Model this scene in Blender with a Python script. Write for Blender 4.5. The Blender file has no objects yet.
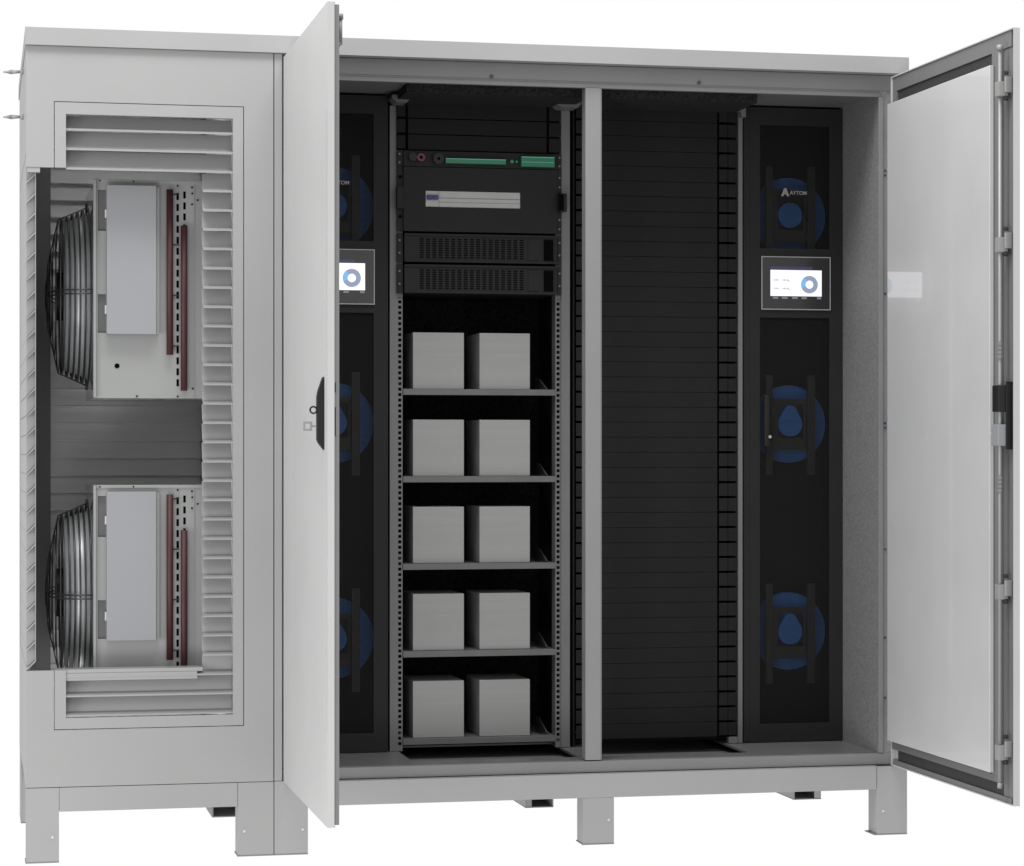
import bpy, bmesh, math, random
from mathutils import Vector, Matrix
random.seed(7)
PI = math.pi
sc = bpy.context.scene
COL = sc.collection

# ------------------------------------------------------------------ materials
def mat(name, col, rough=0.5, metal=0.0, var=0.04, scale=6.0, bump=0.0, bscale=250.0, spec=0.5, coat=0.0, streak=False, coat_rough=0.03):
    m = bpy.data.materials.new(name); m.use_nodes = True
    nt = m.node_tree; N = nt.nodes; L = nt.links
    b = N['Principled BSDF']
    if isinstance(col, (int, float)): col = (col, col, col)
    b.inputs['Roughness'].default_value = rough
    b.inputs['Metallic'].default_value = metal
    b.inputs['Specular IOR Level'].default_value = spec
    b.inputs['Coat Weight'].default_value = coat
    b.inputs['Coat Roughness'].default_value = coat_rough
    tc = N.new('ShaderNodeTexCoord')
    nz = N.new('ShaderNodeTexNoise'); nz.inputs['Scale'].default_value = scale; nz.inputs['Detail'].default_value = 5
    if streak:
        mp = N.new('ShaderNodeMapping'); mp.inputs['Scale'].default_value = (1, 1, 22) if streak == 'h' else (22, 22, 1)
        L.new(tc.outputs['Object'], mp.inputs['Vector']); L.new(mp.outputs['Vector'], nz.inputs['Vector'])
    else:
        L.new(tc.outputs['Object'], nz.inputs['Vector'])
    r = N.new('ShaderNodeMapRange')
    r.inputs['From Min'].default_value = 0.25; r.inputs['From Max'].default_value = 0.75
    r.inputs['To Min'].default_value = 1 - var; r.inputs['To Max'].default_value = 1 + var
    L.new(nz.outputs['Fac'], r.inputs['Value'])
    mx = N.new('ShaderNodeVectorMath'); mx.operation = 'SCALE'; mx.inputs[0].default_value = col
    L.new(r.outputs['Result'], mx.inputs['Scale']); L.new(mx.outputs['Vector'], b.inputs['Base Color'])
    r2 = N.new('ShaderNodeMapRange')
    r2.inputs['To Min'].default_value = max(0.02, rough - 0.05); r2.inputs['To Max'].default_value = min(1, rough + 0.05)
    L.new(nz.outputs['Fac'], r2.inputs['Value']); L.new(r2.outputs['Result'], b.inputs['Roughness'])
    if bump > 0:
        n2 = N.new('ShaderNodeTexNoise'); n2.inputs['Scale'].default_value = bscale; n2.inputs['Detail'].default_value = 2
        L.new(tc.outputs['Object'], n2.inputs['Vector'])
        bp = N.new('ShaderNodeBump'); bp.inputs['Strength'].default_value = bump; bp.inputs['Distance'].default_value = 0.002
        L.new(n2.outputs['Fac'], bp.inputs['Height']); L.new(bp.outputs['Normal'], b.inputs['Normal'])
    return m

def emit(name, col, s=1.0):
    m = bpy.data.materials.new(name); m.use_nodes = True
    b = m.node_tree.nodes['Principled BSDF']
    b.inputs['Base Color'].default_value = (0.02, 0.02, 0.02, 1)
    b.inputs['Emission Color'].default_value = (*col, 1); b.inputs['Emission Strength'].default_value = s
    b.inputs['Roughness'].default_value = 0.3
    return m

def perforated(name, col, pitch, keep):
    """dark sheet with round holes: the holes are transparent"""
    m = bpy.data.materials.new(name); m.use_nodes = True
    nt = m.node_tree; N = nt.nodes; L = nt.links
    b = N['Principled BSDF']; b.inputs['Base Color'].default_value = (col, col, col * 0.97, 1); b.inputs['Roughness'].default_value = 0.6; b.inputs['Specular IOR Level'].default_value = 0.1
    out = N['Material Output']
    tc = N.new('ShaderNodeTexCoord'); sp = N.new('ShaderNodeSeparateXYZ'); L.new(tc.outputs['Object'], sp.inputs[0])
    def sn(sock):
        a = N.new('ShaderNodeMath'); a.operation = 'MULTIPLY'; a.inputs[1].default_value = 2 * PI / pitch; L.new(sock, a.inputs[0])
        s = N.new('ShaderNodeMath'); s.operation = 'COSINE'; L.new(a.outputs[0], s.inputs[0]); return s.outputs[0]
    mu = N.new('ShaderNodeMath'); mu.operation = 'ADD'
    L.new(sn(sp.outputs['X']), mu.inputs[0]); L.new(sn(sp.outputs['Z']), mu.inputs[1])
    g = N.new('ShaderNodeMath'); g.operation = 'GREATER_THAN'; g.inputs[1].default_value = keep; L.new(mu.outputs[0], g.inputs[0])
    t = N.new('ShaderNodeBsdfTransparent'); mx = N.new('ShaderNodeMixShader')
    L.new(g.outputs[0], mx.inputs[0]); L.new(b.outputs[0], mx.inputs[1]); L.new(t.outputs[0], mx.inputs[2])
    L.new(mx.outputs[0], out.inputs['Surface'])
    return m

M = {}
M['paint'] = mat('grey_powder_coat', (0.262, 0.262, 0.261), 0.5, var=0.035, scale=3, bump=0.10, bscale=420, spec=0.4)
M['slat'] = mat('slat_powder_coat', (0.25, 0.25, 0.249), 0.3, var=0.02, scale=3, bump=0.03, bscale=420, spec=0.7)
M['door_paint_lit'] = mat('door_powder_coat_lit', (0.40, 0.40, 0.398), 0.5, var=0.025, scale=3, bump=0.08, bscale=420, spec=0.4)  # cabinet paint made lighter: the stronger light on the doors is in the colour
M['paint_shaded'] = mat('shaded_grey_sheet', (0.17, 0.17, 0.17), 0.55, var=0.08, scale=5, bump=0.1)  # paint darkened: shade of the rear corner and leg put into the colour
M['pale_bounce'] = mat('pale_bounce_sheet', (0.80, 0.80, 0.80), 0.5, var=0.06, scale=4, bump=0.1)  # louvre, tray and partition colour raised to brighten the dim bay by bounce
M['mullion'] = mat('mullion_coat', (0.185, 0.185, 0.184), 0.5, var=0.03, scale=6, bump=0.1)
M['zinc'] = mat('zinc_sheet', (0.13, 0.13, 0.133), 0.42, 0.25, var=0.06, scale=9, bump=0.08)
M['border'] = mat('door_border_coat', (0.12, 0.12, 0.12), 0.5, var=0.05, scale=6, bump=0.1)
M['inner'] = mat('door_inner_sheet', (0.46, 0.46, 0.46), 0.38, 0.0, var=0.03, scale=4, bump=0.02, coat=0.9, spec=0.5)
M['frame'] = mat('frame_grey', (0.16, 0.16, 0.16), 0.5, var=0.05, scale=6, bump=0.1)
M['wall_in'] = mat('lining_sheet', (0.16, 0.16, 0.16), 0.6, var=0.35, scale=140, bump=0.15)
M['gasket'] = mat('black_gasket', (0.02, 0.02, 0.02), 0.75, var=0.2, scale=40)
M['foam'] = mat('black_foam', (0.017, 0.017, 0.017), 0.95, var=0.9, scale=160, bump=0.9, bscale=130, spec=0.15)
M['blank'] = mat('black_powder_coat', (0.010, 0.010, 0.0104), 0.6, var=0.10, scale=20, bump=0.1, spec=0.12)
M['unit'] = mat('charcoal_coat', (0.0145, 0.0145, 0.0149), 0.55, var=0.08, scale=8, bump=0.12, spec=0.15)
M['mesh'] = perforated('perforated_black', 0.0125, 0.0037, -0.05)
M['bracket'] = mat('dark_bracket', (0.020, 0.0175, 0.016), 0.6, var=0.1)
M['blue'] = mat('blue_fan', (0.024, 0.125, 0.37), 0.6, var=0.08, scale=14)
M['black'] = mat('black_plastic', (0.012, 0.012, 0.012), 0.45, var=0.1, spec=0.25)
M['void'] = mat('deep_black', (0.003, 0.003, 0.003), 0.9, var=0.1, spec=0.0)
M['box'] = mat('battery_grey', (0.225, 0.225, 0.222), 0.5, var=0.05, scale=5, bump=0.05, streak='h')
M['shelf'] = mat('shelf_sheet', (0.095, 0.095, 0.097), 0.5, 0.1, var=0.12, scale=10, bump=0.1)
M['post'] = mat('rack_post', (0.11, 0.11, 0.114), 0.5, 0.1, var=0.06, scale=10, bump=0.1)
M['cover'] = mat('cool_grey_cover', (0.215, 0.22, 0.23), 0.45, var=0.02, scale=4, bump=0.05)
M['plate'] = mat('condenser_plate', (0.235, 0.24, 0.235), 0.42, 0.1, var=0.03, scale=6)
M['steel'] = mat('bright_sheet', (0.50, 0.51, 0.52), 0.42, 0.35, var=0.08, scale=30)
M['wire'] = mat('dark_wire', (0.06, 0.06, 0.065), 0.35, 0.6, var=0.1, scale=30)
M['maroon'] = mat('maroon_insulation', (0.042, 0.006, 0.009), 0.6, var=0.15, scale=30, bump=0.3)
M['green'] = mat('green_terminal', (0.012, 0.15, 0.075), 0.4, var=0.1)
M['green_l'] = mat('green_terminal_ridge', (0.10, 0.36, 0.24), 0.4, var=0.1)
M['red'] = mat('red_knob', (0.11, 0.012, 0.028), 0.5)
M['breaker'] = mat('breaker_strip', (0.34, 0.34, 0.335), 0.45, var=0.05, scale=30)
M['toggle'] = mat('blue_toggle', (0.018, 0.018, 0.13), 0.4)
M['screw_dull'] = mat('dull_screw', (0.10, 0.10, 0.10), 0.4, 0.3)
M['screw'] = mat('screw_metal', (0.42, 0.42, 0.42), 0.3, 0.8)
M['bezel'] = mat('bezel_gloss', (0.018, 0.018, 0.018), 0.18, spec=0.6)
M['outline'] = mat('bezel_edge', (0.27, 0.27, 0.27), 0.4)
M['lit'] = emit('screen_lit', (0.95, 0.93, 1.0), 1.1)
M['lit_bar'] = emit('screen_header', (0.020, 0.018, 0.070), 1.0)
M['lit_ring'] = emit('screen_ring', (0.27, 0.32, 0.46), 1.0)
M['lit_blue'] = emit('screen_ring_blue', (0.18, 0.48, 0.85), 1.0)
M['lit_text'] = emit('screen_text', (0.45, 0.46, 0.52), 1.0)
M['lit_label'] = emit('screen_label', (0.17, 0.17, 0.20), 1.0)
M['logo'] = mat('logo_print', (0.23, 0.23, 0.23), 0.5)

# ------------------------------------------------------------------ mesh helpers
def box(bm, x0, x1, y0, y1, z0, z1, bev=0.0):
    x0, x1 = min(x0, x1), max(x0, x1); y0, y1 = min(y0, y1), max(y0, y1); z0, z1 = min(z0, z1), max(z0, z1)
    r = bmesh.ops.create_cube(bm, size=1.0, matrix=Matrix.Translation(((x0+x1)/2, (y0+y1)/2, (z0+z1)/2)) @ Matrix.Diagonal((x1-x0, y1-y0, z1-z0, 1)))
    if bev > 0:
        es = list({e for v in r['verts'] for e in v.link_edges})
        bmesh.ops.bevel(bm, geom=es, offset=bev, segments=2, affect='EDGES', profile=0.5)
    return bm

def grid_plate(bm, us, vs, holes, w0, w1, axis='y'):
    """plate on a grid with cells left out; holes = set of (i, j). axis = thin axis"""
    def P(u, v, w):
        return {'y': (u, w, v), 'z': (u, v, w), 'x': (w, u, v)}[axis]
    nu, nv = len(us)-1, len(vs)-1
    F = lambda i, j: 0 <= i < nu and 0 <= j < nv and (i, j) not in holes
    cache = {}
    def V(u, v, w):
        k = (round(u, 5), round(v, 5), round(w, 5))
        if k not in cache: cache[k] = bm.verts.new(P(*k))
        return cache[k]
    for i in range(nu):
        for j in range(nv):
            if not F(i, j): continue
            a, b, c, d = us[i], us[i+1], vs[j], vs[j+1]
            for w in (w0, w1):
                bm.faces.new((V(a, c, w), V(b, c, w), V(b, d, w), V(a, d, w)))
            if not F(i-1, j): bm.faces.new((V(a, c, w0), V(a, d, w0), V(a, d, w1), V(a, c, w1)))
            if not F(i+1, j): bm.faces.new((V(b, c, w0), V(b, d, w0), V(b, d, w1), V(b, c, w1)))
            if not F(i, j-1): bm.faces.new((V(a, c, w0), V(b, c, w0), V(b, c, w1), V(a, c, w1)))
            if not F(i, j+1): bm.faces.new((V(a, d, w0), V(b, d, w0), V(b, d, w1), V(a, d, w1)))
    bmesh.ops.recalc_face_normals(bm, faces=bm.faces)
    return bm

def extrude(bm, prof, a0, a1, fn):
    """closed profile [(p,q)] swept along an axis; fn(a,p,q)->xyz"""
    A = [bm.verts.new(fn(a0, p, q)) for p, q in prof]; B = [bm.verts.new(fn(a1, p, q)) for p, q in prof]
    n = len(prof); fs = [bm.faces.new(A), bm.faces.new(B[::-1])]
    for i in range(n): fs.append(bm.faces.new((A[i], B[i], B[(i+1) % n], A[(i+1) % n])))
    bmesh.ops.recalc_face_normals(bm, faces=fs)
    return bm

def cyl(bm, p0, p1, r, seg=16, r2=None):
    p0, p1 = Vector(p0), Vector(p1); d = p1 - p0
    q = d.to_track_quat('Z', 'Y').to_matrix().to_4x4()
    bmesh.ops.create_cone(bm, cap_ends=True, segments=seg, radius1=r, radius2=r if r2 is None else r2, depth=d.length,
                          matrix=Matrix.Translation((p0+p1)/2) @ q)
    return bm

def tube(bm, pts, r, seg=6, closed=False):
    pts = [Vector(p) for p in pts]; n = len(pts); rings = []
    for i, p in enumerate(pts):
        a = pts[(i-1) % n] if (closed or i > 0) else p
        b = pts[(i+1) % n] if (closed or i < n-1) else p
        t = (b-a).normalized()
        ref = Vector((1, 0, 0)) if abs(t.x) < 0.8 else Vector((0, 1, 0))
        u = t.cross(ref).normalized(); v = t.cross(u)
        rings.append([bm.verts.new(p + r*(math.cos(2*PI*k/seg)*u + math.sin(2*PI*k/seg)*v)) for k in range(seg)])
    m = n if closed else n-1
    for i in range(m):
        A, B = rings[i], rings[(i+1) % n]
        if closed and i == n-1:   # best twist match
            best = min(range(seg), key=lambda s: (A[0].co-B[s].co).length); B = B[best:]+B[:best]
        for k in range(seg):
            try: bm.faces.new((A[k], A[(k+1) % seg], B[(k+1) % seg], B[k]))
            except ValueError: pass
    if not closed:
        bm.faces.new(rings[0][::-1]); bm.faces.new(rings[-1])
    return bm

def ringx(bm, x, cy, cz, R, r, n=72, seg=6):
    """wire ring in a plane of constant x"""
    vs = []
    for i in range(n):
        a = 2*PI*i/n; row = []
        for k in range(seg):
            b = 2*PI*k/seg; rr = R + r*math.cos(b)
            row.append(bm.verts.new((x + r*math.sin(b), cy + rr*math.cos(a), cz + rr*math.sin(a))))
        vs.append(row)
    for i in range(n):
        for k in range(seg):
            bm.faces.new((vs[i][k], vs[(i+1) % n][k], vs[(i+1) % n][(k+1) % seg], vs[i][(k+1) % seg]))
    return bm

def disc(bm, c, R, y0, y1, n=48, hole=0.0, a0=0, a1=2*PI):
    """disc or ring in the x-z plane, thick in y"""
    full = abs(a1-a0-2*PI) < 1e-6
    m = n if full else n+1
    if hole <= 0 and full:
        return cyl(bm, (c[0], y0, c[1]), (c[0], y1, c[1]), R, n)
    L = []
    for i in range(m):
        a = a0 + (a1-a0)*i/n; ca, sa = math.cos(a), math.sin(a)
        L.append([bm.verts.new((c[0]+rr*ca, yy, c[1]+rr*sa)) for rr, yy in ((hole, y0), (R, y0), (R, y1), (hole, y1))])
    for i in range(n):
        A, B = L[i], L[(i+1) % m]
        for k in range(4): bm.faces.new((A[k], A[(k+1) % 4], B[(k+1) % 4], B[k]))
    bmesh.ops.recalc_face_normals(bm, faces=bm.faces)
    return bm

def wpos(o):
    p = Vector((0, 0, 0))
    while o: p += o.location; o = o.parent
    return p

def obj(name, bm, m, parent=None, smooth=False, label=None):
    me = bpy.data.meshes.new(name)
    off = wpos(parent) if parent else Vector((0, 0, 0))
    if parent is None:
        lo = Vector([min(v.co[i] for v in bm.verts) for i in range(3)]); hi = Vector([max(v.co[i] for v in bm.verts) for i in range(3)])
        off = Vector(((lo.x+hi.x)/2, (lo.y+hi.y)/2, lo.z))
    bmesh.ops.translate(bm, vec=-off, verts=bm.verts)
    bm.to_mesh(me); bm.free(); me.materials.append(M[m])
    if smooth:
        for p in me.polygons: p.use_smooth = True
    o = bpy.data.objects.new(name, me); COL.objects.link(o)
    if parent: o.parent = parent
    else: o.location = off
    if label: o['label'] = label
    return o

def empty(name, loc, label, cat, group=None):
    o = bpy.data.objects.new(name, None); COL.objects.link(o); o.location = loc; o.empty_display_size = 0.1
    o['label'] = label; o['category'] = cat
    if group: o['group'] = group
    return o
def tag(o, label, cat, group=None):
    o['label'] = label; o['category'] = cat
    if group: o['group'] = group
    return o
def dup(root, delta, label):
    def cp(o, par):
        c = o.copy(); COL.objects.link(c)
        if par is not None: c.parent = par
        for ch in list(o.children):
            if ch is not c: cp(ch, c)
        return c
    r = cp(root, None); r.location = root.location + Vector(delta); r['label'] = label
    return r
B = bmesh.new

# ------------------------------------------------------------------ setting
# the photograph shows the cabinet on nothing but pure white, which the white World gives in every direction

# ------------------------------------------------------------------ the cabinet
W, D = 2.735, 1.05
cab = empty('telecom_cabinet', (W/2, D/2, 0), 'large grey two-section outdoor equipment cabinet on short legs with both doors open', 'cabinet')

# roof: thin tray, slightly lower at the rear
bm = B()
extrude(bm, [(-0.012, 2.4025), (-0.012, 2.454), (1.06, 2.432), (1.06, 2.385), (1.055, 2.385), (1.055, 2.4025)], -0.003, W+0.002, lambda a, p, q: (a, p, q))
obj('roof', bm, 'paint', cab)

# front panel of the louvred section, cut away at the left
xs = [0, 0.080, 0.639, 0.727]; zs = [0.2225, 0.390, 0.565, 2.045, 2.240, 2.4015]
obj('front_panel', grid_plate(B(), xs, zs, {(1, 1), (1, 2), (1, 3), (0, 2)}, 0.0, 0.018), 'paint', cab)
# louvre frame inset in it
xs = [0.0825, 0.115, 0.517, 0.606, 0.6365]; zs = [0.3925, 0.425, 0.565, 2.045, 2.203, 2.2375]
lf = obj('louvre_frame', grid_plate(B(), xs, zs, {(0, 2), (1, 1), (1, 2), (1, 3), (2, 1), (2, 2), (2, 3)}, -0.001, 0.016), 'paint', cab)
# slats
bm = B(); t = 0.0016
for k in range(31):
    z = 0.428 + k*0.05757
    x0 = 0.115 if (z < 0.566 or z > 2.025) else 0.517
    top = min(z+0.060, 2.203 if k > 20 or k < 1 else 9) if k != 2 else 0.556
    p = [(0.048, top), (0.030, z+0.013), (0.003, z+0.0045), (0.003, z), (0.003+t, z), (0.003+t, z+0.0035), (0.030+t, z+0.0115), (0.048+t, top)]
    extrude(bm, p, x0, 0.606, lambda a, p, q: (a, p, q))
    if k == 2: box(bm, 0.5175, 0.606, 0.036, 0.0376, 0.5565, z+0.060)
obj('slat_panel', bm, 'slat', lf)
# ledge on the lower edge of the cutaway
bm = B(); box(bm, 0.081, 0.517, 0.004, 0.070, 0.556, 0.5670, 0.001); box(bm, 0.116, 0.500, 0.004, 0.055, 0.534, 0.5555)
obj('ledge', bm, 'slat', cab)
bm = B(); box(bm, 0.003, 0.040, 0.002, 0.03, 2.030, 2.0445)
obj('corner_bracket', bm, 'paint', cab)

# left outer side: plain sheets above and below, louvre slats between
for bb in ((0, 0.012, 0.0185, D, 0.2235, 0.575), (0, 0.012, 0.0185, D, 2.09, 2.4015), (0, 0.03, 1.0, D, 0.5755, 2.0895)):
    obj('side_panel', box(B(), *bb), 'paint', cab)
bm = B()
for k in range(27):
    z = 0.568 + k*0.0573
    p = [(0.000, z), (0.0015, z-0.003), (0.0285, z+0.024), (0.0285, z+0.0800), (0.0265, z+0.0800), (0.0265, z+0.0260)]
    extrude(bm, p, 0.012, 0.998, lambda a, p, q: (p, a, q))
    extrude(bm, [(0.0012, z+.0032), (0.0262, z+0.0272), (0.0262, z+.0795), (0.0012, z+.0545)], 0.034, 0.990, lambda a, p, q: (p, a, q))
obj('side_louvre', bm, 'paint', cab)
# rear of the louvred section
bm = B()
for k in range(37):
    z = 0.27 + k*0.0573
    p = [(0.999, z+0.004), (0.992, z+0.003), (0.992, z), (1.030, z-0.001), (1.030, z+0.0570), (1.024, z+0.0570)]
    extrude(bm, p, 0.101, 0.60, lambda a, p, q: (a, p, q))
obj('rear_louvre', bm, 'pale_bounce', cab)
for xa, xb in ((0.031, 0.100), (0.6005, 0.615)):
    obj('rear_corner_post', box(B(), xa, xb, 0.99, 1.045, 0.2625, 2.38), 'paint_shaded', cab)
bm = B(); box(bm, 0.6155, 0.7285, 0.0190, D, 0.2235, 2.4012)
obj('partition', bm, 'pale_bounce', cab)
bm = B(); box(bm, 0.0125, 0.6150, 0.0185, 0.989, 0.2236, 0.262); 
obj('bottom_tray', bm, 'pale_bounce', cab)
bm = B(); box(bm, 0.0125, 0.6150, 0.0185, 0.989, 2.385, 2.4012)
obj('top_tray', bm, 'pale_bounce', cab)
bm = B(); box(bm, 0.002, 2.733, 0.0605, 0.078, 0.155, 0.2230)
obj('base_rail', bm, 'paint', cab)
bm = B(); box(bm, 0.7290, 0.7565, 0.0510, 0.075, 0.2236, 2.4011)
obj('seam_strip', bm, 'frame', cab)
# seam post between the sections
bm = B(); box(bm, 0.7300, 0.7530, 0.0005, 0.05, 0.2232, 2.4012)
obj('corner_post', bm, 'paint', cab)
# lifting lugs on the left side
for z in (2.381, 2.242):
    bm = B(); cyl(bm, (-0.062, 0.40, z-.001), (-0.036, 0.40, z), 0.0018, 12, 0.0072); cyl(bm, (-0.036, 0.40, z), (-0.010, 0.40, z+.001), 0.0072, 12, 0.0042)
    cyl(bm, (-0.010, 0.40, z+.001), (0.001, 0.40, z+0.001), 0.0085, 14)
    obj('lifting_lug', bm, 'paint', cab, True)

# right section shell
bm = B()
box(bm, 0.757, 0.7925, 0.05, D, 0.2235, 2.4012)
obj('inner_wall', bm, 'wall_in', cab)
bm = B(); box(bm, 2.6552, 2.731, 0.0335, D, 0.2235, 2.4012)
obj('inner_wall', bm, 'wall_in', cab)
bm = B(); box(bm, 0.7926, 2.6550, 1.03, D, 0.2235, 2.4012)
obj('rear_wall', bm, 'foam', cab)
bm = B(); box(bm, 0.7926, 2.6550, 0.032, 1.029, 2.346, 2.375)
obj('ceiling_panel', bm, 'border', cab)
for xa, xb in ((1.155, 1.73), (1.752, 2.285)):
    obj('ceiling_foam', box(B(), xa, xb, 0.14, 1.0, 2.318, 2.3455), 'foam', cab)
for bb in ((1.142, 1.146, 0.45, 1.02, 0.262, 2.315), (1.738, 1.742, 0.45, 1.02, 0.262, 2.315), (1.147, 1.737, 0.86, 0.88, 0.262, 2.315)):
    obj('foam_lining', box(B(), *bb), 'foam', cab)
# front frame: header, header lip, jambs, sill
bm = B(); box(bm, 0.757, 2.731, 0.030, 0.10, 2.3525, 2.4010, 0.001); box(bm, 0.757, 2.679, 0.034, 0.05, 2.3330, 2.3500, 0.001)
hd = obj('header', bm, 'frame', cab)
bm = B()
for x, z in ((1.400, 2.3575), (2.06, 2.3590)): cyl(bm, (x, 0.0295, z), (x, 0.025, z), 0.0055, 12)
obj('screw', bm, 'wire', hd)
bm = B(); box(bm, 2.6510, 2.6660, 0.028, 0.0325, 0.2565, 2.3325, 0.001); box(bm, 2.6665, 2.6800, 0.033, 0.10, 0.2565, 2.3325, 0.001)
j = obj('jamb', bm, 'frame', cab)
bm = B()
for z in (2.10, 2.085, 1.71, 1.30, 1.285, 0.90, 0.62, 0.43): cyl(bm, (2.6735, 0.0325, z), (2.6735, 0.030, z), 0.003, 10)
obj('screw', bm, 'wire', j)
bm = B(); box(bm, 0.757, 0.775, 0.03, 0.10, 0.2565, 2.3325, 0.001)
obj('jamb', bm, 'frame', cab)
bm = B(); box(bm, 0.757, 2.690, 0.030, 0.06, 0.2190, 0.2530, 0.0012)
obj('sill', bm, 'frame', cab)
bm = grid_plate(B(), [0.7928, 1.172, 1.700, 1.782, 2.250, 2.6548], [0.0605, 0.132, 0.85, 1.028], {(1, 1), (3, 1)}, 0.248, 0.2550, 'z')
obj('floor_plate', bm, 'zinc', cab)
bm = B(); box(bm, 0.7928, 2.6548, 0.0608, 1.028, 0.2236, 0.228)
obj('drip_pan', bm, 'border', cab)
# centre mullion: folded channel
bm = B(); extrude(bm, [(1.696, 0.030), (1.744, 0.030), (1.744, 0.036), (1.749, 0.036), (1.749, 0.075), (1.7475, 0.075), (1.7475, 0.0375), (1.6975, 0.0375), (1.6975, 0.075), (1.696, 0.075)], 0.2568, 2.3325, lambda a, p, q: (p, q, a))
obj('mullion', bm, 'mullion', cab)

# base: beams and legs
bm = B(); box(bm, 0.096, 0.620, 0.0, 0.04, 0.1495, 0.2205, 0.001)
obj('base_beam', bm, 'paint', cab)
bm = B(); box(bm, 0.8325, 2.6335, 0.0, 0.04, 0.1440, 0.2165, 0.001)
obj('base_beam', bm, 'paint', cab)
bm = B(); box(bm, 0.1, 2.63, 1.02, D, 0.149, 0.2215)
obj('base_beam', bm, 'paint', cab)
for xa in (0.01, 2.70):
    bm = B(); box(bm, xa, xa+.025, 0.085, 0.82, 0.149, 0.2215); obj('base_beam', bm, 'paint', cab)
for (a, b, hx, top) in ((0.0, 0.095, 0.076, .2205), (0.621, 0.7275, 0.640, .2205), (0.7300, 0.831, 0.815, .2215), (1.681, 1.779, 1.762, .1435), (2.635, 2.735, 2.655, .2165)):
    bm = B()
    extrude(bm, [(a, 0.078), (a, 0.0), (b, 0.0), (b, 0.078), (b-.004, 0.078), (b-.004, 0.004), (a+.004, 0.004), (a+.004, 0.078)], 0.004, top, lambda q, p, y: (p, y, q))
    lg = obj('leg', bm, 'paint', cab)
    bm = B(); box(bm, a-(0.010 if a > 2.6 else 0.002), b, -0.001, 0.085, 0.0, 0.0035)
    obj('foot_plate', bm, 'frame', lg)
    bm = B(); cyl(bm, (hx, 0.0005, 0.075), (hx, -0.002, 0.075), 0.0040, 12)
    obj('bolt', bm, 'inner', lg)
for (a, b, side) in ((0.0, 0.095, -2), (0.621, 0.7255, 0), (1.681, 1.779, -1), (2.635, 2.735, 1)):
    bm = B()
    box(bm, a, a+.004, 0.827, 1.019, 0.004, 0.2215); box(bm, b-.004, b, 0.827, 1.019, 0.004, 0.2215); box(bm, a+.0045, b-.0045, 1.0, 1.019, 0.004, 0.2215)
    if side == -1: box(bm, a+.0045, a+.022, 0.827, 0.831, 0.004, 0.2215)
    if side == -2: box(bm, a+.0045, b-.0045, 0.827, 0.831, 0.004, 0.2215)
    if side == 1: box(bm, b-.024, b-.0045, 0.827, 0.831, 0.004, 0.2215)
    lg = obj('leg', bm, 'paint_shaded' if side == 0 else 'paint', cab)
    bm = B(); box(bm, a, b, 0.826, 1.045, 0.0, 0.0035)
    obj('foot_plate', bm, 'frame', lg)

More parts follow.
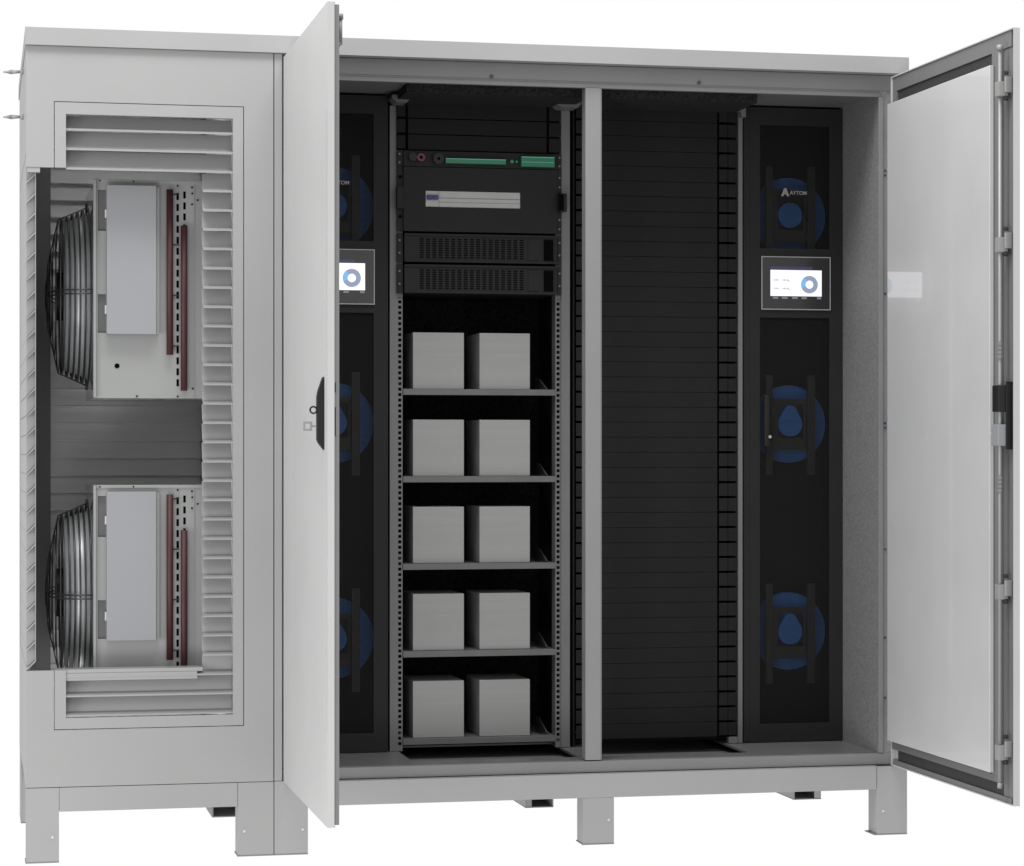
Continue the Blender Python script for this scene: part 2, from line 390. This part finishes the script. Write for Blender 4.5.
# ------------------------------------------------------------------ doors (part of the cabinet)
def door(side):
    X0, sg = (0.757, 1) if side == 'l' else (2.700, -1)
    Wd, z0, z1 = 0.955, 0.2207, 2.3908
    def bx(bm, u0, u1, t0, t1, za, zb, bev=0): return box(bm, X0+sg*t0, X0+sg*t1, -0.004-u0, -0.004-u1, za, zb, bev)
    bm = B()
    bx(bm, 0, Wd, 0, 0.003, z0, z1)                                         # outer skin
    bx(bm, Wd-.003, Wd, 0.003, 0.0185, z0, z1); bx(bm, 0, .003, 0.003, 0.021, z0, z1)
    bx(bm, .0032, Wd-.0032, 0.003, 0.021, z1-.003, z1); bx(bm, .0032, Wd-.0032, 0.003, 0.021, z0, z0+.003)
    d = obj('door', bm, 'door_paint_lit', cab)
    bm = B()                                                                # inner border band
    bx(bm, .0034, .038, .004, .016, z0+.0505, z1-.0485); bx(bm, .0034, Wd-.02, .004, .016, z1-.048, z1-.0034); bx(bm, .0034, Wd-.02, .004, .016, z0+.0034, z0+.018); bx(bm, .0034, Wd-.0835, .004, .018, z0+.052, z0+.072)
    bx(bm, Wd-.082, Wd-.020, .004, .012, z0+.0185, z1-.0485); bx(bm, Wd-.150, Wd-.0825, .004, .020, z0+.0725, z1-.0485)
    obj('inner_border', bm, 'border', d)
    bm = B(); bx(bm, .0385, Wd-.0825, .0045, .011, z0+.0185, z1-.0485); bx(bm, Wd-.0195, Wd-.0034, .004, .010, z0+.0034, z1-.0034)
    obj('gasket', bm, 'gasket', d)
    bm = B(); bx(bm, .004, Wd-.132, .0215, .034, z0+.078, z1-.086, .0015)
    obj('inner_panel', bm, 'inner', d)
    bm = B(); extrude(bm, [(Wd-.0195, .0190), (Wd-.006, .0190), (Wd-.006, .032), (Wd-.0195, .032)], z0+.006, z1-.006, lambda a, p, q: (X0+sg*q, -.004-p, a))
    if side == 'l':
        for za, zb in ((1.365, 1.39), (1.25, 1.325)): bx(bm, Wd-.0058, Wd-.0045, .0195, .026, za, zb)
        obj('edge_channel', bm, 'frame', d)
        for za, zb in ((1.365, 1.39), (1.25, 1.325)): obj('latch_slot', bx(B(), Wd-.0044, Wd-.0030, .019, .0225, za, zb), 'black', d)
    else:
        bm.free()
    # locking rod with guides on the inner side
    ur = Wd-.045; hi = .040 if side == 'r' else .0270
    bm = B(); p = lambda u, t, z: (X0+sg*t, -.004-u, z)
    zt = z1-.045 if side == 'r' else z1-.10
    cyl(bm, p(ur, hi, z0+.05), p(ur, hi, zt), .0052, 12)
    cyl(bm, p(ur, hi, z0+.045), p(ur, hi, z0+.06), .0075, 14)
    if side == 'r': cyl(bm, p(ur, hi, zt-.012), p(ur, hi, zt+.002), .0095, 14)
    else: cyl(bm, p(ur, .040, z1-.105), p(ur, .040, z1-.036), .0060, 12); cyl(bm, p(ur, .040, z1-.038), p(ur, .040, z1-.024), .0085, 12); bx(bm, ur-.006, ur+.006, .0262, .040, z1-.110, z1-.100)
    obj('lock_rod', bm, 'plate' if side == 'r' else 'frame', d, True)
    tg = hi+.010 if side == 'r' else .0318
    for z in (2.227, 1.791, 0.819, 0.369):
        bm = B(); bx(bm, ur-.016, ur+.014, .0215, tg, z-.024, z+.018, .002); bx(bm, ur+.0145, ur+.024, .0125, min(tg, .034), z-.014, z+.030, .002)
        g = obj('rod_guide', bm, 'plate' if side == 'r' else 'frame', d)
        if side == 'r':
            bm = B(); cyl(bm, p(ur+.012, .0345, z-.029), p(ur+.012, .022, z-.029), .007, 10); cyl(bm, p(ur+.012, .0345, z+.042), p(ur+.012, .022, z+.042), .006, 10)
            obj('bolt', bm, 'wire', g)
    if side == 'r':
        for zc in (1.515, 1.140):
            bm = B(); cyl(bm, p(ur+.004, hi+.001, zc+.002), p(ur+.004, hi+.001, zc-.048), .0060, 8)
            for k in range(4): cyl(bm, p(ur+.004, hi+.001, zc-k*.012), p(ur+.004, hi+.001, zc-.008-k*.012), .0078, 8)
            obj('rod_coupling', bm, 'frame', d)
    bm = B(); bx(bm, ur+.0200, ur+.0250, .0125, min(tg, .032), 1.215, 1.405, .001); bx(bm, ur-.024, ur+.0195, .0215, tg+.004 if side == 'r' else tg, 1.320, 1.395, .003)
    lt = obj('latch_mechanism', bm, 'black', d)
    bm = B(); bx(bm, ur-.030, ur+.0195, .0215, tg+.004 if side == 'r' else tg, 1.225, 1.285, .002)
    obj('lock_cylinder', bm, 'cover', lt)
    if side == 'r':
        bm = B(); cyl(bm, p(ur-.0305, .045, 1.256), p(ur-.038, .045, 1.256), .010, 14)
        obj('cam', bm, 'inner', lt)
    # outer side: raised strips and swing handle
    bm = B(); bx(bm, .10, .205, -.0010, -.0001, z0+.004, z1-.004)
    bx(bm, .842, .948, -.0011, -.0001, .473, 2.108)
    obj('skin_fold', bm, 'door_paint_lit', d)
    bm = B(); uc = .890
    extrude(bm, [(1.213, -.0015), (1.232, -.016), (1.240, -.0195), (1.355, -.0195), (1.372, -.016), (1.406, -.004), (1.406, -.0015)], uc-.014, uc+.014, lambda a, q, t: (X0+sg*t, -.004-a, q))
    h = obj('handle', bm, 'black', d)
    bm = B(); c = Vector(p(uc, -.0285, 1.319)); n = 28
    tube(bm, [c + Vector((math.cos(2*PI*i/n)*.0088, 0, math.sin(2*PI*i/n)*.0088)) for i in range(n)], .0024, 8, True)
    if side == 'l': obj('padlock_eye', bm, 'black', h, True)
    # hinges
    for z in (2.22, 1.31, 0.40):
        bm = B(); cyl(bm, (X0+sg*.012, .010, z-.035), (X0+sg*.012, .010, z+.035), .0065, 12)
        obj('hinge', bm, 'frame', d, True)
    return d
dl = door('l'); dr = door('r')
# key in the lock of the left door
bm = B(); uy = -.004-.890
grid_plate(bm, [0.757-.0555, 0.757-.0500, 0.757-.0375, 0.757-.0320], [1.2635, 1.2690, 1.2830, 1.2885], {(1, 1)}, uy-.0015, uy+.0015)
box(bm, 0.757-.0315, 0.757-.0198, uy-.0015, uy+.0015, 1.2735, 1.2785)
tag(obj('key', bm, 'cover'), 'small grey square-headed key standing in the black handle of the open door', 'key')

# ------------------------------------------------------------------ equipment racks (parts of the cabinet)
def post(bm, x0, x1, hx0, hx1, y, z0, z1, zh0, zh1):
    """folded post with a column of square holes between hx0 and hx1"""
    box(bm, x0, hx0, y, y+.004, z0, z1); box(bm, hx1, x1, y, y+.004, z0, z1)
    box(bm, hx0, hx1, y, y+.004, z0, zh0); box(bm, hx0, hx1, y, y+.004, zh1, z1)
    z = zh0
    while z < zh1:
        box(bm, hx0, hx1, y+.0002, y+.0038, z, min(z+.0075, zh1)); z += .01735
    box(bm, x0, x0+.004, y+.0045, y+.05, z0, z1)

rk = obj('equipment_rack', box(box(B(), 1.150, 1.730, 0.386, 0.43, 2.310, 2.330), 1.150, 1.730, 0.43, 0.86, 0.262, 0.268), 'frame', cab)
bm = B(); post(bm, 1.1430, 1.1840, 1.1700, 1.1800, .385, .2565, 2.309, .268, 1.700); obj('post', bm, 'post', rk)
bm = B(); post(bm, 1.6830, 1.7300, 1.6870, 1.6970, .385, .2565, 2.309, .268, 1.700)
box(bm, 1.7010, 1.7300, .379, .3845, .2565, 2.309, .001); obj('post', bm, 'post', rk)
for (xa, xb) in ((1.137, 1.205), (1.665, 1.760)):
    bm = B(); m_ = (xa+xb)/2
    extrude(bm, [(xa, 2.3325), (xb, 2.3325), (xb-.010, 2.322), (xb-.022, 2.309), (xa+.016, 2.309), (xa, 2.322)], .30, .377, lambda a, p, q: (p, a, q))
    obj('corner_gusset', bm, 'post', rk)
shelf_z = [1.409 - k*.2785 for k in range(5)]
for z in shelf_z:
    bm = B(); box(bm, 1.185, 1.682, .383, .86, z-.005, z); box(bm, 1.185, 1.682, .380, .3828, z-.019, z, .0008)
    extrude(bm, [(.44, z+.0005), (.62, z+.0005), (.62, z+.040), (.56, z+.040)], 1.668, 1.672, lambda a, p, q: (a, p, q))
    extrude(bm, [(.44, z+.0005), (.62, z+.0005), (.62, z+.040), (.56, z+.040)], 1.190, 1.194, lambda a, p, q: (a, p, q))
    sh = obj('shelf', bm, 'shelf', rk)
    for xa, xb in ((1.64, 1.667), (1.195, 1.215)): obj('clip', box(B(), xa, xb, .42, .50, z+.0005, z+.003), 'black', sh)

def blanking(x0, x1, z, h, parent):
    bm = B(); g = .0005
    box(bm, x0+.062, x1-.068, .378, .384, z+g, z+h-g, .0008)
    for a, b in ((x0, x0+.056), (x1-.062, x1)):
        box(bm, a, (a+b)/2-.0015, .378, .384, z+.0035, z+h-.0035, .001); box(bm, (a+b)/2, b, .3785, .384, z+.0035, z+h-.0035, .001)
    return obj('blanking_panel', bm, 'blank', parent)
for k in range(3):
    z = 2.1690 + k*.0510
    bm = B(); box(bm, 1.200, 1.652, .376, .382, z+.0012, z+.0498, .0012); box(bm, 1.164, 1.192, .376, .382, z+.004, z+.047, .001); box(bm, 1.660, 1.698, .376, .382, z+.003, z+.048, .001)
    obj('blanking_panel', bm, 'blank', rk)

rk2 = obj('equipment_rack', box(box(B(), 1.752, 2.288, .392, .43, 2.330, 2.340), 1.752, 2.288, .45, .50, .2625, .272), 'blank', cab)
bm = B(); box(bm, 2.2935, 2.3080, .370, .43, .2565, 2.3325, .001); obj('post', bm, 'post', rk2)
bm = B(); box(bm, 1.7420, 1.7480, .390, .43, .2565, 2.3325, .001); obj('post', bm, 'blank', rk2)
for xa, xb in ((1.164, 1.1990), (1.653, 1.697)): obj('gap_shade_strip', box(B(), xa, xb, .3822, .3845, 2.169, 2.3215), 'void', rk)  # black strips added behind the ears so their gaps read as shade
bm = B(); extrude(bm, [(2.262, 2.3325), (2.310, 2.3325), (2.310, 2.300), (2.296, 2.300), (2.292, 2.318), (2.272, 2.32)], .34, .3695, lambda a, p, q: (p, a, q))
obj('corner_gusset', bm, 'post', rk2)
bm = B(); box(bm, 2.262, 2.292, .372, .40, .2565, .277); obj('foot_bracket', bm, 'post', rk2)
n = 42; h = (2.331-.279)/n
for k in range(n):
    blanking(1.7500, 2.2925, .279+k*h, h, rk2)

# ------------------------------------------------------------------ battery boxes
rows = ['top shelf of the rack', 'second shelf from the top', 'middle shelf of the five', 'second shelf from the bottom', 'lowest shelf of the rack']
bm = B(); box(bm, 1.2200, 1.3860, .400, .620, shelf_z[0]+.0006, shelf_z[0]+.181, .0015)
bat = tag(obj('battery_box', bm, 'box'), 'plain grey battery box on the top shelf of the rack, beside its left post', 'battery', 'grey battery boxes on the rack shelves')
for k, r in enumerate(rows):
    for s in range(2):
        lab = 'plain grey battery box on the %s, %s of its pair' % (r, ('left', 'right')[s])
        if k == 0 and s == 0: bat['label'] = lab; continue
        dup(bat, (s*.2165, 0, shelf_z[k]-shelf_z[0]), lab)

# ------------------------------------------------------------------ rack mounted units
def ears(bm, z0, z1):
    box(bm, 1.1640, 1.1830, .372, .3800, z0, z1, .0008); box(bm, 1.6870, 1.7000, .372, .3800, z0, z1, .0008)
def screws(par, pts, r=.0036, m='screw_dull', y=.3715):
    bm = B()
    for x, z in pts: cyl(bm, (x, y, z), (x, y-.0025, z), r, 10)
    obj('screw', bm, m, par)
u = empty('distribution_unit', (1.43, .375, 2.115), 'thin black rack unit with green terminal strips and a red knob', 'rack unit')
bm = B(); box(bm, 1.1840, 1.6860, .368, .70, 2.1165, 2.1665, .001); ears(bm, 2.1165, 2.1665); obj('faceplate', bm, 'unit', u)
bm = B(); box(bm, 1.3170, 1.5130, .350, .3675, 2.1270, 2.1430, .001); t1 = obj('terminal_block', bm, 'green', u)
bm = B(); box(bm, 1.3180, 1.5120, .3480, .3498, 2.1395, 2.1425); obj('ridge', bm, 'green_l', t1)
bm = B(); box(bm, 1.5630, 1.6720, .348, .3675, 2.1220, 2.1550, .001); t2 = obj('terminal_block', bm, 'green', u)
bm = B(); box(bm, 1.5640, 1.6710, .3460, .3478, 2.1505, 2.1535); box(bm, 1.5640, 1.6710, .3460, .3478, 2.1350, 2.1375); obj('ridge', bm, 'green_l', t2)
bm = B(); disc(bm, (1.2130, 2.1450), .0135, .355, .3675, 20); obj('knob', bm, 'black', u)
bm = B(); disc(bm, (1.2390, 2.1440), .0130, .355, .3675, 20, hole=.006); obj('knob', bm, 'red', u, label='red knob')
bm = B(); disc(bm, (1.2950, 2.1410), .0180, .352, .3675, 24, hole=.005); obj('dial', bm, 'black', u)
bm = B(); disc(bm, (1.5350, 2.1380), .006, .360, .3675, 16); obj('port', bm, 'green', u)
obj('port', disc(B(), (1.5500, 2.1380), .004, .360, .3675, 16), 'green', u)
screws(u, [(1.1715, 2.155), (1.1715, 2.128), (1.6930, 2.155), (1.6930, 2.128)])

u = empty('breaker_panel', (1.43, .375, 1.915), 'tall blank black rack panel with a pale breaker strip across its middle', 'rack unit')
bm = grid_plate(B(), [1.1840, 1.2550, 1.5640, 1.6860], [1.9100, 1.9880, 2.0400, 2.1145], {(1, 1)}, .366, .371); box(bm, 1.19, 1.68, .40, .70, 1.915, 2.11)
ears(bm, 1.9100, 2.1145); obj('faceplate', bm, 'unit', u)
bm = B(); box(bm, 1.2555, 1.5635, .3680, .395, 1.9885, 2.0395, .001)
br = obj('breaker_strip', bm, 'breaker', u)
bm = B(); box(bm, 1.300, 1.5630, .3670, .3678, 2.0160, 2.0180); box(bm, 1.2980, 1.2995, .3670, .3678, 1.989, 2.039); box(bm, 1.300, 1.5630, .3670, .3678, 2.003, 2.0040)
obj('groove', bm, 'frame', br)
for x in (1.2605, 1.2800):
    bm = B(); box(bm, x-.002, x+.0150, .3600, .3677, 2.0110, 2.0260, .001); obj('toggle', bm, 'toggle', br)
obj('pull_handle', box(B(), 1.6870, 1.7110, .340, .3715, 1.9800, 2.0380, .001), 'unit', u)
obj('pull_handle', box(B(), 1.1600, 1.1820, .350, .3715, 1.980, 2.050, .001), 'unit', u)
bm = B(); box(bm, 1.6860, 1.7000, .3380, .3398, 1.9830, 2.0350); obj('grip', bm, 'void', u)
screws(u, [(1.1925, 2.085), (1.1925, 1.948), (1.6790, 1.948), (1.6930, 2.09), (1.6930, 2.06), (1.6930, 1.955), (1.6930, 1.925)])
screws(u, [(1.1740, 2.082), (1.1740, 1.956)], .0055, 'void')

def rectifier(z0, lab):
    u = empty('rectifier_module', (1.43, .375, z0), lab, 'rack unit', 'black vented rectifier units')
    bm = B(); z1 = z0+.0930
    box(bm, 1.1860, 1.6850, .364, .75, z0+.003, z1-.003, .0015); box(bm, 1.1860, 1.6850, .360, .3638, z0+.001, z0+.009, .0008); box(bm, 1.1860, 1.6850, .360, .3638, z1-.009, z1-.001, .0008)
    ears(bm, z0, z1); obj('faceplate', bm, 'unit', u)
    bm = B()
    for i in range(17):
        for jv in range(9):
            x = 1.236+i*.0203; z = z0+.0155+jv*.0072
            box(bm, x, x+.0125, .3625, .3637, z, z+.0030)
    v = obj('vent_grille', bm, 'void', u); v['kind'] = 'stuff'
    bm = B(); box(bm, 1.6400, 1.6700, .3590, .3637, z0+.0120, z0+.0780); obj('socket', bm, 'void', u)
    bm = B(); box(bm, 1.588, 1.622, .3615, .3637, z0+.0120, z0+.0780, .0008); obj('pull_tab', bm, 'unit', u)
    screws(u, [(1.1715, z0+.070), (1.1715, z0+.030), (1.6930, z0+.070), (1.6930, z0+.030)])
    return u
r1 = rectifier(1.8110, 'flat black vented rack unit, directly under the breaker panel')
dup(r1, (0, 0, -.0985), 'flat black vented rack unit, directly above the battery shelves')

# ------------------------------------------------------------------ cooling units with fans and touch screens
def text_mesh(s, size, loc, m, parent, name):
    cu = bpy.data.curves.new(name, 'FONT'); cu.body = s; cu.size = size; cu.extrude = .0002; cu.align_x = 'LEFT'; cu.offset = size*.02
    t = bpy.data.objects.new('tmp', cu); COL.objects.link(t)
    dg = bpy.context.evaluated_depsgraph_get(); me = bpy.data.meshes.new_from_object(t.evaluated_get(dg))
    bpy.data.objects.remove(t)
    bm = bmesh.new(); bm.from_mesh(me)
    bmesh.ops.transform(bm, matrix=Matrix.Translation(loc) @ Matrix.Rotation(PI/2, 4, 'X'), verts=bm.verts)
    return obj(name, bm, m, parent)

def cooling(ox, lab):
    X = lambda v: ox + v
    u = empty('cooling_unit', (X(.17), .66, .2565), lab, 'cooling unit', 'tall black cooling units with touch screens')
    bm = grid_plate(B(), [X(.002), X(.058), X(.296), X(.342)], [.2570, .318, 1.649, 1.877, 2.280, 2.338], {(1, 1), (1, 3)}, .3750, .3790)
    box(bm, X(.002), X(.008), .3792, .92, .2570, 2.338); box(bm, X(.336), X(.342), .3792, .92, .2570, 2.338); box(bm, X(.0085), X(.3355), .90, .92, .2570, 2.338)
    box(bm, X(.0085), X(.3355), .3792, .899, .2572, .265); box(bm, X(.0085), X(.3355), .3792, .899, 2.330, 2.3378)
    box(bm, X(.0082), X(.022), .3730, .3748, .262, 2.334, .0008)
    obj('housing', bm, 'unit', u)
    bm = B(); box(bm, X(.0085), X(.3355), .56, .565, .27, 2.325); obj('baffle', bm, 'blank', u)
    for a, b in ((.320, 1.647), (1.879, 2.278)):
        bm = B(); box(bm, X(.059), X(.295), .3800, .3806, a-.001, b+.001); obj('mesh_panel', bm, 'mesh', u)
    for i, z in enumerate((1.990, 1.301, .614)):
        cx = X(.176)
        bm = B(); disc(bm, (cx+.006, z), .128, .455, .475, 56, hole=.070); disc(bm, (cx, z), .0415, .418, .450, 40)
        if i: extrude(bm, [(cx-.040, z+.012), (cx+.040, z+.012), (cx+.016, z+.056), (cx, z+.063), (cx-.016, z+.056)], .4165, .4475, lambda a, p, q: (p, a, q))
        fn = obj('fan', bm, 'blue', u)
        bm = B()
        for xa, wa in ((-.089, .023), (.054, .027)): box(bm, cx+xa, cx+xa+wa, .400, .412, z-.168, z+.160, .001)
        grid_plate(bm, [cx-.0655, cx-.0440, cx+.0440, cx+.0535], [z-.087, z-.048, z+.065, z+.083], {(1, 1)}, .4150, .4170)
        box(bm, cx-.0655, cx+.0535, .4510, .4540, z-.083, z+.080)
        obj('bracket', bm, 'bracket', fn)
    # display
    bm = B(); box(bm, X(.062), X(.298), .3700, .3745, 1.676, 1.849, .002); d = obj('display', bm, 'bezel', u)
    bm = grid_plate(B(), [X(.061), X(.0640), X(.2960), X(.299)], [1.675, 1.6780, 1.8470, 1.850], {(1, 1)}, .3685, .3720); obj('bezel_edge', bm, 'outline', d)
    bm = B(); box(bm, X(.092), X(.268), .3688, .3698, 1.7200, 1.8055); obj('screen', bm, 'lit', d)
    bm = B(); box(bm, X(.092), X(.236), .3688, .3698, 1.8060, 1.8170); obj('header_bar', bm, 'lit_bar', d)
    bm = B(); disc(bm, (X(.2255), 1.7585), .0290, .3680, .3686, 40, hole=.0135); obj('ring_icon', bm, 'lit_ring', d)
    bm = B(); disc(bm, (X(.2255), 1.7585), .0280, .3672, .3678, 14, hole=.0140, a0=PI*.72, a1=PI*1.12); obj('ring_segment', bm, 'lit_blue', d)
    bm = B()
    for zz in (1.7700, 1.7425):
        x = X(.104)
        for wd in (.006, .005, .006, .012, .004, .008, .003, .007):
            if wd < .012: box(bm, x, x+wd*.7, .3681, .3686, zz, zz+.0048)
            x += wd
        box(bm, X(.152), X(.158), .3681, .3686, zz-.002, zz+.001)
    obj('lettering', bm, 'lit_text', d)
    bm = B()
    for a, b in ((.100, .118), (.131, .150), (.166, .185), (.199, .216), (.252, .266)): box(bm, X(a), X(b), .3681, .3698, 1.7110, 1.7175)
    obj('lettering', bm, 'lit_label', d)
    # emblem and name above the fan
    bm = B(); lx, lz, y = X(.1435), 2.048, .3720
    for s in (-1, 1): extrude(bm, [(lx+s*.0140, lz), (lx+s*.0065, lz), (lx-s*.0010, lz+.017), (lx-s*.0010, lz+.027), (lx+s*.0030, lz+.027)], y, y+.0014, lambda a, p, q: (p, a, q))
    box(bm, lx-.006, lx+.006, y, y+.0014, lz+.006, lz+.011)
    obj('emblem', bm, 'logo', u)
    text_mesh('AYTOM', .0170, (X(.1595), y+.001, 2.0540), 'logo', u, 'lettering')
    # handle on the lower mesh
    bm = B(); box(bm, X(.066), X(.084), .350, .372, 1.225, 1.395, .004); hb = obj('handle', bm, 'unit', u)
    bm = B(); cyl(bm, (X(.083), .351, 1.258), (X(.083), .345, 1.258), .0052, 14); obj('knob', bm, 'screw', hb)
    return u
c1 = cooling(2.311, 'tall black fan unit by the right-hand door, with the whole touch screen visible')
c2 = dup(c1, (.793-2.311, 0, 0), 'tall black fan unit half hidden by the left-hand door, its touch screen cut off')

# ------------------------------------------------------------------ condenser units in the louvred section
def condenser(lab):
    z0 = 1.370; zc = 1.691; yc = .42
    u = empty('condenser_unit', (.36, .42, z0), lab, 'condenser', 'condenser units behind the louvres')
    bm = grid_plate(B(), [.2005, .214, .238, .575], [1.370, 1.566, 1.682, 1.872, 1.995, 2.028], {(1, 1), (1, 3)}, .130, .1325)
    box(bm, .2005, .2085, .118, .1298, 1.372, 2.026, .001)
    for s in ((.500, .503),): box(bm, s[0], s[1], .1275, .1298, 1.372, 2.026)
    box(bm, .209, .575, .1265, .1298, 2.018, 2.028, .001)
    obj('mounting_plate', bm, 'plate', u)
    bm = B(); box(bm, .2040, .2120, .1400, .72, 1.372, 2.026); box(bm, .2125, .575, .1400, .72, 2.020, 2.026); box(bm, .2125, .575, .1400, .72, 1.372, 1.378); box(bm, .2125, .575, .715, .72, 1.379, 2.019)
    obj('casing', bm, 'inner', u)
    obj('recess_shade', box(B(), .2125, .2385, .1400, .143, 1.379, 2.019), 'border', u)  # dark plate added behind the cut-outs, standing in for the recess shade
    bm = B(); box(bm, .2390, .3860, .0980, .1298, 1.561, 2.008, .0015); cv = obj('cover', bm, 'cover', u)
    bm = B(); box(bm, .3865, .3960, .112, .1298, 1.563, 2.004); obj('cover_flange', bm, 'plate', cv)
    
    for za, zb in ((1.910, 1.935), (1.622, 1.648)): obj('clip', box(B(), .2340, .2388, .112, .128, za, zb), 'inner', cv)
    for x, za, zb in ((.4275, 1.501, 1.999), (.4700, 1.393, 1.891)):
        bm = B(); cyl(bm, (x, .114, za), (x, .114, zb), .0100, 20); pp = obj('insulated_pipe', bm, 'maroon', u, True)
        if x < .45:
            for k in range(4): zz = 1.986-k*.1525; obj('clamp', box(B(), x+.0115, .4560, .124, .1295, zz-.0015, zz+.0015), 'black', pp)
    bm = B()
    for k in range(19):
        z = 1.980-k*.0331
        if z > 1.385: box(bm, .4485, .4560, .1288, .1298, z-.0105, z+.0105, .0004)
    for k in range(4):
        z = 1.985-k*.0331; box(bm, .4690, .4765, .1288, .1298, z-.0105, z+.0105, .0004)
    b2 = B()
    for x, z in ((.452, 2.012), (.495, 2.008), (.500-.004, 1.99), (.512, 1.97), (.495, 1.957), (.32, 2.0225), (.22, 2.0225), (.452, 1.376), (.33, 1.376), (.498, 1.40)): cyl(b2, (x, .1262, z), (x, .1300, z), .0028, 8)
    sl = obj('slotted_vent', bm, 'void', u); obj('screw', b2, 'void', u)
    bm = B(); cyl(bm, (.2710, .1285, 1.467), (.2710, .1298, 1.467), .0075, 18); obj('grommet', bm, 'void', u)
    # fan: shroud, blades, wire guard
    bm = B(); n = 64
    prof = [(.2035, .250), (.118, .224), (.118, .227), (.2035, .258)]
    R = [[bm.verts.new((x, yc+r*math.cos(2*PI*i/n), zc+r*math.sin(2*PI*i/n))) for x, r in prof] for i in range(n)]
    for i in range(n):
        for k in range(len(prof)):
            bm.faces.new((R[i][k], R[(i+1) % n][k], R[(i+1) % n][(k+1) % len(prof)], R[i][(k+1) % len(prof)]))
    bmesh.ops.recalc_face_normals(bm, faces=bm.faces)
    obj('shroud', bm, 'steel', u, True)
    bm = B(); cyl(bm, (.100, yc, zc), (.19, yc, zc), .075, 28)
    fb = obj('fan', bm, 'black', u)
    for k in range(5):
        a0 = 2*PI*k/5+.3; bm = B(); vs = []
        for i in range(5):
            r = .07+.165*i/4; row = []
            for jv in range(5):
                a = a0 + (jv/4-.5)*.95; row.append(bm.verts.new((.155+(jv/4-.5)*.05, yc+r*math.cos(a), zc+r*math.sin(a))))
            vs.append(row)
        for i in range(4):
            for jv in range(4): bm.faces.new((vs[i][jv], vs[i+1][jv], vs[i+1][jv+1], vs[i][jv+1]))
        bmesh.ops.solidify(bm, geom=bm.faces[:], thickness=.003)
        obj('blade', bm, 'black', fb, True)
    bm = B()
    for k in range(6):
        tt = k/5; ringx(bm, .195-tt*.078, yc, zc, .275-tt*.034, .0034)
    gd = obj('fan_guard', bm, 'wire', u, True)
    bm = B()
    for x, r in ((.106, .2365), (.094, .183), (.083, .130), (.074, .085)): ringx(bm, x, yc, zc, r, .0022)
    cyl(bm, (.067, yc, zc), (.071, yc, zc), .042, 28)
    for k in range(4):
        a = 2*PI*k/4+PI; 
        for off in ((-.006, .006) if k % 2 == 0 else (0,)):
            ca, sa = math.cos(a), math.sin(a); q = lambda x, r: (x, yc+r*ca-off*sa, zc+r*sa+off*ca)
            tube(bm, [q(.199, .279), q(.106, .2385), q(.075, .101), q(.070, .03)], .0024, 6)
    tube(bm, [(.193, yc, zc+.262), (.193, yc, zc+.290)], .004, 8); tube(bm, [(.193, yc, zc-.262), (.193, yc, zc-.290)], .004, 8)
    obj('guard_rib', bm, 'wire', gd, True)
    return u
k1 = condenser('condenser with wire fan guard in the cutaway louvred section, the upper one')
dup(k1, (0, 0, -.919), 'condenser with wire fan guard in the cutaway louvred section, the lower one')

# ------------------------------------------------------------------ camera
cam = bpy.data.cameras.new('camera'); co = bpy.data.objects.new('camera', cam); COL.objects.link(co)
cam.sensor_width = 36; cam.lens = 2522.85/1024*36
cam.shift_x = -2.86/1024; cam.shift_y = 19.92/1024
cam.clip_end = 500
co.location = (-.1557, -7.5372, 1.2053); co.rotation_euler = (PI/2, 0, -.212)
sc.camera = co

# ------------------------------------------------------------------ light
w = bpy.data.worlds.new('World'); sc.world = w; w.use_nodes = True
bg = w.node_tree.nodes['Background']; bg.inputs['Color'].default_value = (1, 1, 1, 1); bg.inputs['Strength'].default_value = 1.0
def area(name, loc, target, size, power):
    l = bpy.data.lights.new(name, 'AREA'); l.shape = 'RECTANGLE'; l.size, l.size_y = size; l.energy = power
    o = bpy.data.objects.new(name, l); COL.objects.link(o); o.location = loc
    o.rotation_euler = (Vector(target)-Vector(loc)).to_track_quat('-Z', 'Y').to_euler()
    return o
area('side_softbox_lamp', (-3.6, -2.8, 0.4), (0.9, -0.4, 0.8), (1.8, 1.8), 90)
area('front_softbox_lamp', (-0.9, -4.2, -0.9), (0.7, 0, 0.5), (1.6, 1.2), 62)
area('overhead_lamp', (0.6, -1.4, 5.2), (1.0, -0.1, 0.8), (3.5, 1.0), 210)
area('bay_top_fill', (0.33, 0.50, 2.37), (0.33, 0.9, 1.2), (0.35, 0.25), 0.9)  # unseen fill light added under the bay top to brighten its rear
area('bay_floor_fill', (0.33, 0.45, 0.30), (0.33, 0.95, 1.3), (0.35, 0.25), 1.6)  # second fill added low in the bay, hidden by the front panel

sc.view_settings.view_transform = 'Standard'; sc.view_settings.look = 'None'
sc.view_settings.exposure = 0; sc.view_settings.gamma = 1
sc.cycles.max_bounces = 8; sc.cycles.transparent_max_bounces = 16
sc.cycles.use_denoising = True
